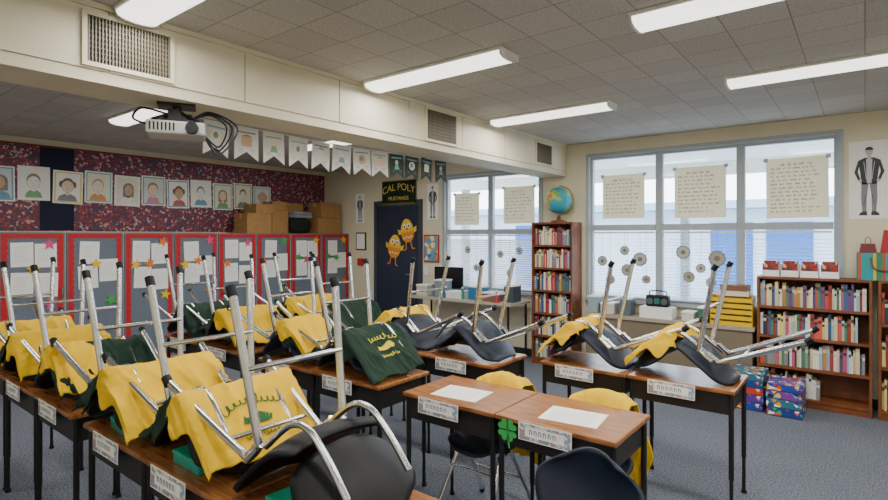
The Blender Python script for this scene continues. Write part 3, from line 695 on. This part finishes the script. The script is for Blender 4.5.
def chair(mat,lab):
    root=empty('school_chair',lab,'chair','school chairs')
    MB().grid(shell_seat,18,18).build('seat',[mat],root,smooth=True,solid=.014)
    MB().grid(shell_back,18,14).build('backrest',[mat],root,smooth=True,solid=.014)
    for sy in(-1,1):
        Y=sy*.165; Y2=sy*.205
        pts=smoothpath([(.03,Y,Sz-.03),(-.05,Y,Sz-.034),(-.075,Y*1.03,Sz-.07),(-.285,Y2,.015)],5)
        MB().tube(pts,.0138,0,12).tube([(-.286,Y2,0),(-.28,Y2,.035)],.0165,1,12).build('leg',[chrome,blackp],root,smooth=True)
        pts=smoothpath([(-.02,Y*.9,Sz-.05),(.045,Y*.9,Sz-.05),(.075,Y*.95,Sz-.08),(.27,Y2,.015)],5)
        MB().tube(pts,.0138,0,12).tube([(.271,Y2,0),(.265,Y2,.035)],.0165,1,12).build('leg',[chrome,blackp],root,smooth=True)
        pts=smoothpath([(-.02,Y*.75,Sz-.035),(-.17,Y*.75,Sz-.03),(-.245,Y*.75,Sz+.02),(-.272,Y*.75,.6),(-.278,Y*.75,.72)],5)
        MB().tube(pts,.0115,0,10).build('back_post',[chrome],root,smooth=True)
    MB().tube([(-.175,-.185,.235),(-.175,.185,.235)],.009).build('crossbar',[chrome],root,smooth=True)
    MB().tube([(.12,-.165,.335),(.12,.165,.335)],.009).build('crossbar',[chrome],root,smooth=True)
    return root
chN=chair(navy,'navy plastic school chair with chrome legs'); chB=chair(blackp,'black plastic school chair with chrome legs')
CH={'n':chN,'b':chB}
BETA=math.pi-math.atan2(Bz-Sz,-(Bx-Sx))
cb_,sb_=math.cos(BETA),math.sin(BETA)
SC=1.05
def rotp(x,z): return (x*cb_+z*sb_,-x*sb_+z*cb_)
ZMIN=min(rotp(v.co.x,v.co.z)[1] for c in chN.children for v in c.data.vertices)-.008
JX,JZ=rotp(Jx,Jz)
def upchair(kind,ax,yc,yaw,lab):
    c=use(CH[kind]); c['label']=lab
    ox=-JX*SC*math.cos(yaw); oy=-JX*SC*math.sin(yaw)
    put(c,(ax+ox,yc+oy,DH-ZMIN*SC),rot=(0,BETA,yaw),sc=SC); return c
AP=(JZ-ZMIN)*SC
def prof(off=0,side=0):
    a=AP+.028+off
    if side: P=[(.03,a-.004),(-.01,a+.002),(-.06,a-.03),(-.14,a-.095),(-.22,a-.16),(-.29,.07),(-.33,.03)]
    else: P=[(-.10-off,a-.105),(-.05-off,a-.05),(-.015,a-.003),(.03+off,a+.002),(.08+off,a-.03),(.17+off,a-.115),(.245+off,a-.19),(.30+off,.03),(.32+off,.01)]
    return smoothpath([(p[0],0,p[1]) for p in P],5)
def pl(P,v):
    L=[0]
    for a,b in zip(P[:-1],P[1:]): L.append(L[-1]+(b-a).length)
    t=max(0,min(1,v))*L[-1]
    for i in range(len(P)-1):
        if t<=L[i+1] or i==len(P)-2:
            k=(t-L[i])/max(1e-9,L[i+1]-L[i]); return P[i].lerp(P[i+1],k)
def shirt(mat,seed,lab,vlo=.12,vhi=.93,hw=.218,logo=None,off=0,s0=-1,s1=1,side=0):
    root=empty('t_shirt',lab,'shirt','t-shirts draped on chairs'); P=prof(off,side)
    sk=noise.noise(Vector((seed,1,1)))*.8; dirx=-1 if side else 1
    def S(s,v,e=0):
        p=pl(P,v); ab=abs(s); sg=1 if s>=0 else -1
        q_=s+sk*(v-.4)
        # soft ridged folds running down the cloth
        rd=1-abs(noise.noise(Vector((q_*8+seed,v*1.4,seed))))*2.6
        fold=max(0,rd)**2*.02*min(1,abs(v-.1)*2.2+.15)
        rd2=1-abs(noise.noise(Vector((q_*16+seed*3,v*3+q_*5,seed))))*3.0
        fold+=max(0,rd2)**2*.008
        fold+=max(0,noise.noise(Vector((s*5+seed*2,v*4,seed))))*.02
        wr=fold
        if ab<=hw: y=s; z=p.z
        else: q=ab-hw; y=sg*(hw+.012+.2*q+wr*.6); z=p.z-q*.97
        z+=wr*.8+e; x=p.x+dirx*(wr*.6+e*.6)
        return Vector((x,y,max(z,.012+.014*(.5+.5*noise.noise(Vector((s*15,v*12,seed)))))))
    def fn(u,v):
        lim=hw+.035+math.exp(-((v-.3)/.16)**2)*.11
        s=(u-.5)*2
        s=s0+(s1-s0)*(s+1)/2
        s*=lim
        hem=vhi+.10*noise.noise(Vector((u*3,seed*2,0)))-.07*abs(u-.5)
        top=vlo+.08*noise.noise(Vector((u*3,seed*3,5)))
        if s0>-1 : s+=(1-u)*.09*noise.noise(Vector((v*4,seed,8)))
        if s1<1 : s+=u*.09*noise.noise(Vector((v*4,seed,9)))
        return S(s,top+(hem-top)*v)
    MB().grid(fn,70,54).build('cloth',[mat],root,smooth=True,solid=.006)
    if logo:
        g=MB()
        def st(pts,w_):
            L_=[];Rr=[]
            for i,p in enumerate(pts):
                a=pts[max(0,i-1)]; b=pts[min(len(pts)-1,i+1)]
                dx,dv=b[0]-a[0],b[1]-a[1]; l=math.hypot(dx,dv) or 1; nx,nv=-dv/l*w_/2,dx/l*w_/2
                L_.append(S(p[0]-nx,.6+(p[1]-nv)*2.0,.007)); Rr.append(S(p[0]+nx,.6+(p[1]+nv)*2.0,.007))
            for i in range(len(pts)-1): g.face([L_[i],L_[i+1],Rr[i+1],Rr[i]])
        def script(x0,x1,v0,amp,n_,arc,w_):
            pts=[]; N=n_*12
            for i in range(N+1):
                t=i/N; x=x0+(x1-x0)*t; ph=2*PI*n_*t
                A=amp*(1.9 if t<.11 or abs(t-.56)<.05 else 1.0)
                pts.append((x-.3*(x1-x0)/n_*math.sin(ph), v0+arc*(x*x)-A*math.cos(ph)*.5))
            st(pts,w_)
        script(-.12,.12,-.055,.018,10,1.2,.0045)
        script(-.075,.075,.062,.011,10,0,.0035)
        for q in range(-5,6): st([(q*.011-.006,.028-abs(q)*.001),(q*.011,.004-.012*math.sin(q*.7)),(q*.011+.006,-.012+abs(q-1)*.004)],.011)
        g.build('printed_logo',[logo],root)
    return root
Y_=M('logo_green','1d5a2c',.8); G_=M('logo_gold','d8c832',.8)
YS_='yellow t-shirt draped over an upturned chair'; GS_='dark green t-shirt draped over an upturned chair'
def ysh(seed,logo=False,**k): return lambda: shirt(yellow,seed,YS_+(' with green printing' if logo else ''),logo=Y_ if logo else None,**k)
def gsh(seed,logo=False,**k): return lambda: shirt(green,seed,GS_+(' with gold printing' if logo else ''),logo=G_ if logo else None,**k)
CN='navy school chair turned upside down on a desk, chrome legs up'; CBk='black school chair turned upside down on a desk, chrome legs up'
def place_desks(x1,yfront,n):
    out=[]
    for i in range(n):
        xc=x1-DW/2-i*DW; d=use(dk); put(d,(xc,yfront+DD/2,0))
        t_=use(ntg); put(t_,(xc-.05+R(-.02,.02),yfront-.0015,DH-.004),rot=(R(-.03,0),0,0)); out.append((xc,yfront+DD/2))
    return out
E=place_desks(-1.04,.93,3); F=place_desks(-3.02,.93,3)
G=place_desks(-3.64,2.2,2); D=place_desks(-2.2,2.2,2); A=place_desks(-.82,2.22,2)
Hh=place_desks(-3.3,3.05,2); C=place_desks(-1.95,3.02,2); Bd=place_desks(-.57,3.36,2)
seq=[(E[0],'b',0,[],CBk),(E[1],'b',0,[gsh(8.1,side=1,hw=.21),ysh(1.3,True,vhi=.86,off=.004)],CBk),(E[2],'b',0,[gsh(5.1,side=1),ysh(2.7,off=.006,vhi=.88)],CBk),
 (F[0],'n',0,[gsh(2.2,vhi=.9),ysh(3.7,off=.014,s0=-1,s1=-.1,vhi=.8)],CN),(F[1],'n',0,[gsh(7.2,side=1),ysh(3.3,off=.006)],CN),(F[2],'n',0,[ysh(9.3)],CN),
 (G[0],'n',0,[gsh(5.6,side=1),ysh(4.4,off=.006)],CN),(G[1],'n',0,[gsh(6.6)],CN),
 (D[0],'n',0,[gsh(7.7,True,vhi=.97)],CN),(D[1],'n',0,[gsh(1.8),ysh(8.8,off=.014,s0=-1,s1=.2,vhi=.8)],CN),
 (Hh[0],'n',0,[gsh(1.9)],CN),(Hh[1],'n',0,[gsh(4.2,side=1),ysh(2.9,off=.006)],CN),
 (C[0],'n',PI,[],CN),(C[1],'n',PI,[ysh(3.9,vhi=.8)],CN),
 (Bd[0],'n',PI,[ysh(4.9,vhi=.85)],CN),(Bd[1],'n',PI,[ysh(5.9,vhi=.85)],CN)]
for (x,y),k,yaw,sh,cn in seq:
    ax=x-.03 if yaw==0 else x-.05
    yy=y+R(-.01,.01); yw=yaw+R(-.02,.02)
    upchair(k,ax,yy,yw,cn)
    for s_ in sh: put(s_(),(ax,yy,DH),yw)
def floorchair(x,y,yaw,k='n',sc=.9):
    c=use(CH[k]); c['label']='navy plastic school chair pushed in at a desk'; put(c,(x,y,0),yaw,sc=sc); return c
FS=.9
floorchair(A[0][0]+.03,2.56,-PI/2,sc=FS); floorchair(A[1][0]+.03,2.54,-PI/2,sc=FS); floorchair(-.80,1.68,-PI/2,sc=.97)
def backshirt(x,y,yaw,seed,sc):
    root=empty('t_shirt','yellow t-shirt hung over a chair back','shirt','t-shirts draped on chairs')
    P=smoothpath([(-.125,0,.58),(-.145,0,.65),(-.185,0,.76),(-.215,0,.828),(-.255,0,.856),(-.30,0,.84),(-.33,0,.74),(-.335,0,.52),(-.34,0,.3)],5)
    def fn(u,v):
        w0=.205-.03*math.sin(PI*min(1,v*1.3)); p=pl(P,v*(1+.05*noise.noise(Vector((u*4,seed,2))))); s=(u-.5)*2
        w_=w0+.05*math.exp(-((v-.7)/.15)**2)+.02*noise.noise(Vector((v*5,seed,u>.5)))
        rd=max(0,1-abs(noise.noise(Vector((s*2.6+seed,v*1.3,seed))))*2.6)**2
        wr=rd*.03+abs(noise.noise(Vector((s*7,v*4,seed))))*.015
        return (p.x+((wr*.5+.06*s*s) if v<.4 else -wr),s*w_,p.z-.05*s*s*(v>.25)+.006+wr*.15)
    MB().grid(fn,44,50).build('cloth',[yellow],root,smooth=True,solid=.006)
    put(root,(x,y,0),yaw,sc=sc); return root
backshirt(A[0][0]+.03,2.56,-PI/2,2.0,FS); backshirt(A[1][0]+.03,2.54,-PI/2,6.0,FS)
for (x,y,rz) in ((A[1][0]-.02,2.4,.1),(A[0][0]+.02,2.42,.12)):
    p=MB().box(-.14,.14,-.108,.108,0,.001,0)
    for i in range(8): p.box(-.11,.1,-.08+i*.02,-.078+i*.02,.001,.0014,1)
    o=p.build('worksheet',[paper,M('pencil_grey')]); tag(o,'printed white worksheet lying on a desk','paper'); put(o,(x,y,DH+.0005),rz)
p=MB()
for a in (45,135,225,315):
    c_,s_=math.cos(math.radians(a)),math.sin(math.radians(a))
    pts=[]
    for i in range(24):
        t=2*PI*i/24; hx=16*math.sin(t)**3/17; hy=(13*math.cos(t)-5*math.cos(2*t)-2*math.cos(3*t)-math.cos(4*t))/17
        hx*=.031; hy=hy*.031+.032; pts.append((hy*c_-hx*s_,hy*s_+hx*c_))
    p.poly(pts,0,0)
p.stroke([(0,0),(.012,-.085)],.01,0,0)
o=p.build('paper_shamrock',[M('shamrock_green','3aa850',.7)]); tag(o,'green paper four-leaf clover taped to desk front','decoration'); put(o,(A[0][0]+DW/2-.53,2.215,DH-.06))
for k,(x,y) in enumerate(((E[0][0]-.04,E[0][1]-.12),(E[1][0]-.04,E[1][1]-.12),(E[2][0]-.04,E[2][1]-.12))):
    root=empty('pencil_box','teal plastic pencil box on a desk','pencil box','pencil boxes')
    MB().box(-.1,.1,-.06,.06,0,.035).build('box_base',[teal],root,bevel=.006); MB().box(-.103,.103,-.063,.063,.035,.05).build('lid',[M('teal_lid','1d9f7a',.35)],root,bevel=.005)
    put(root,(x,y,DH+.0005),R(-.1,.1))

# ------------------------------------------------ world + camera
w=bpy.data.worlds.new('sky'); bpy.context.scene.world=w; w.use_nodes=True; nt=w.node_tree; bg=nt.nodes['Background']
tc=nt.nodes.new('ShaderNodeTexCoord'); sp=nt.nodes.new('ShaderNodeSeparateXYZ'); nt.links.new(tc.outputs['Generated'],sp.inputs[0])
r=nt.nodes.new('ShaderNodeValToRGB'); r.color_ramp.elements[0].color=(.88,.95,1,1); r.color_ramp.elements[1].color=(.5,.7,1,1); r.color_ramp.elements[1].position=.8
nt.links.new(sp.outputs['Z'],r.inputs[0]); nt.links.new(r.outputs[0],bg.inputs[0]); bg.inputs[1].default_value=9.0
cam=bpy.data.cameras.new('camera'); co_=bpy.data.objects.new('camera',cam); COL.objects.link(co_)
cam.sensor_width=36; cam.lens=36*537/888; cam.shift_y=-14/888; cam.clip_start=.05
co_.location=(0,0,1.6); co_.rotation_euler=(math.pi/2,0,math.radians(38.1))
bpy.context.scene.camera=co_
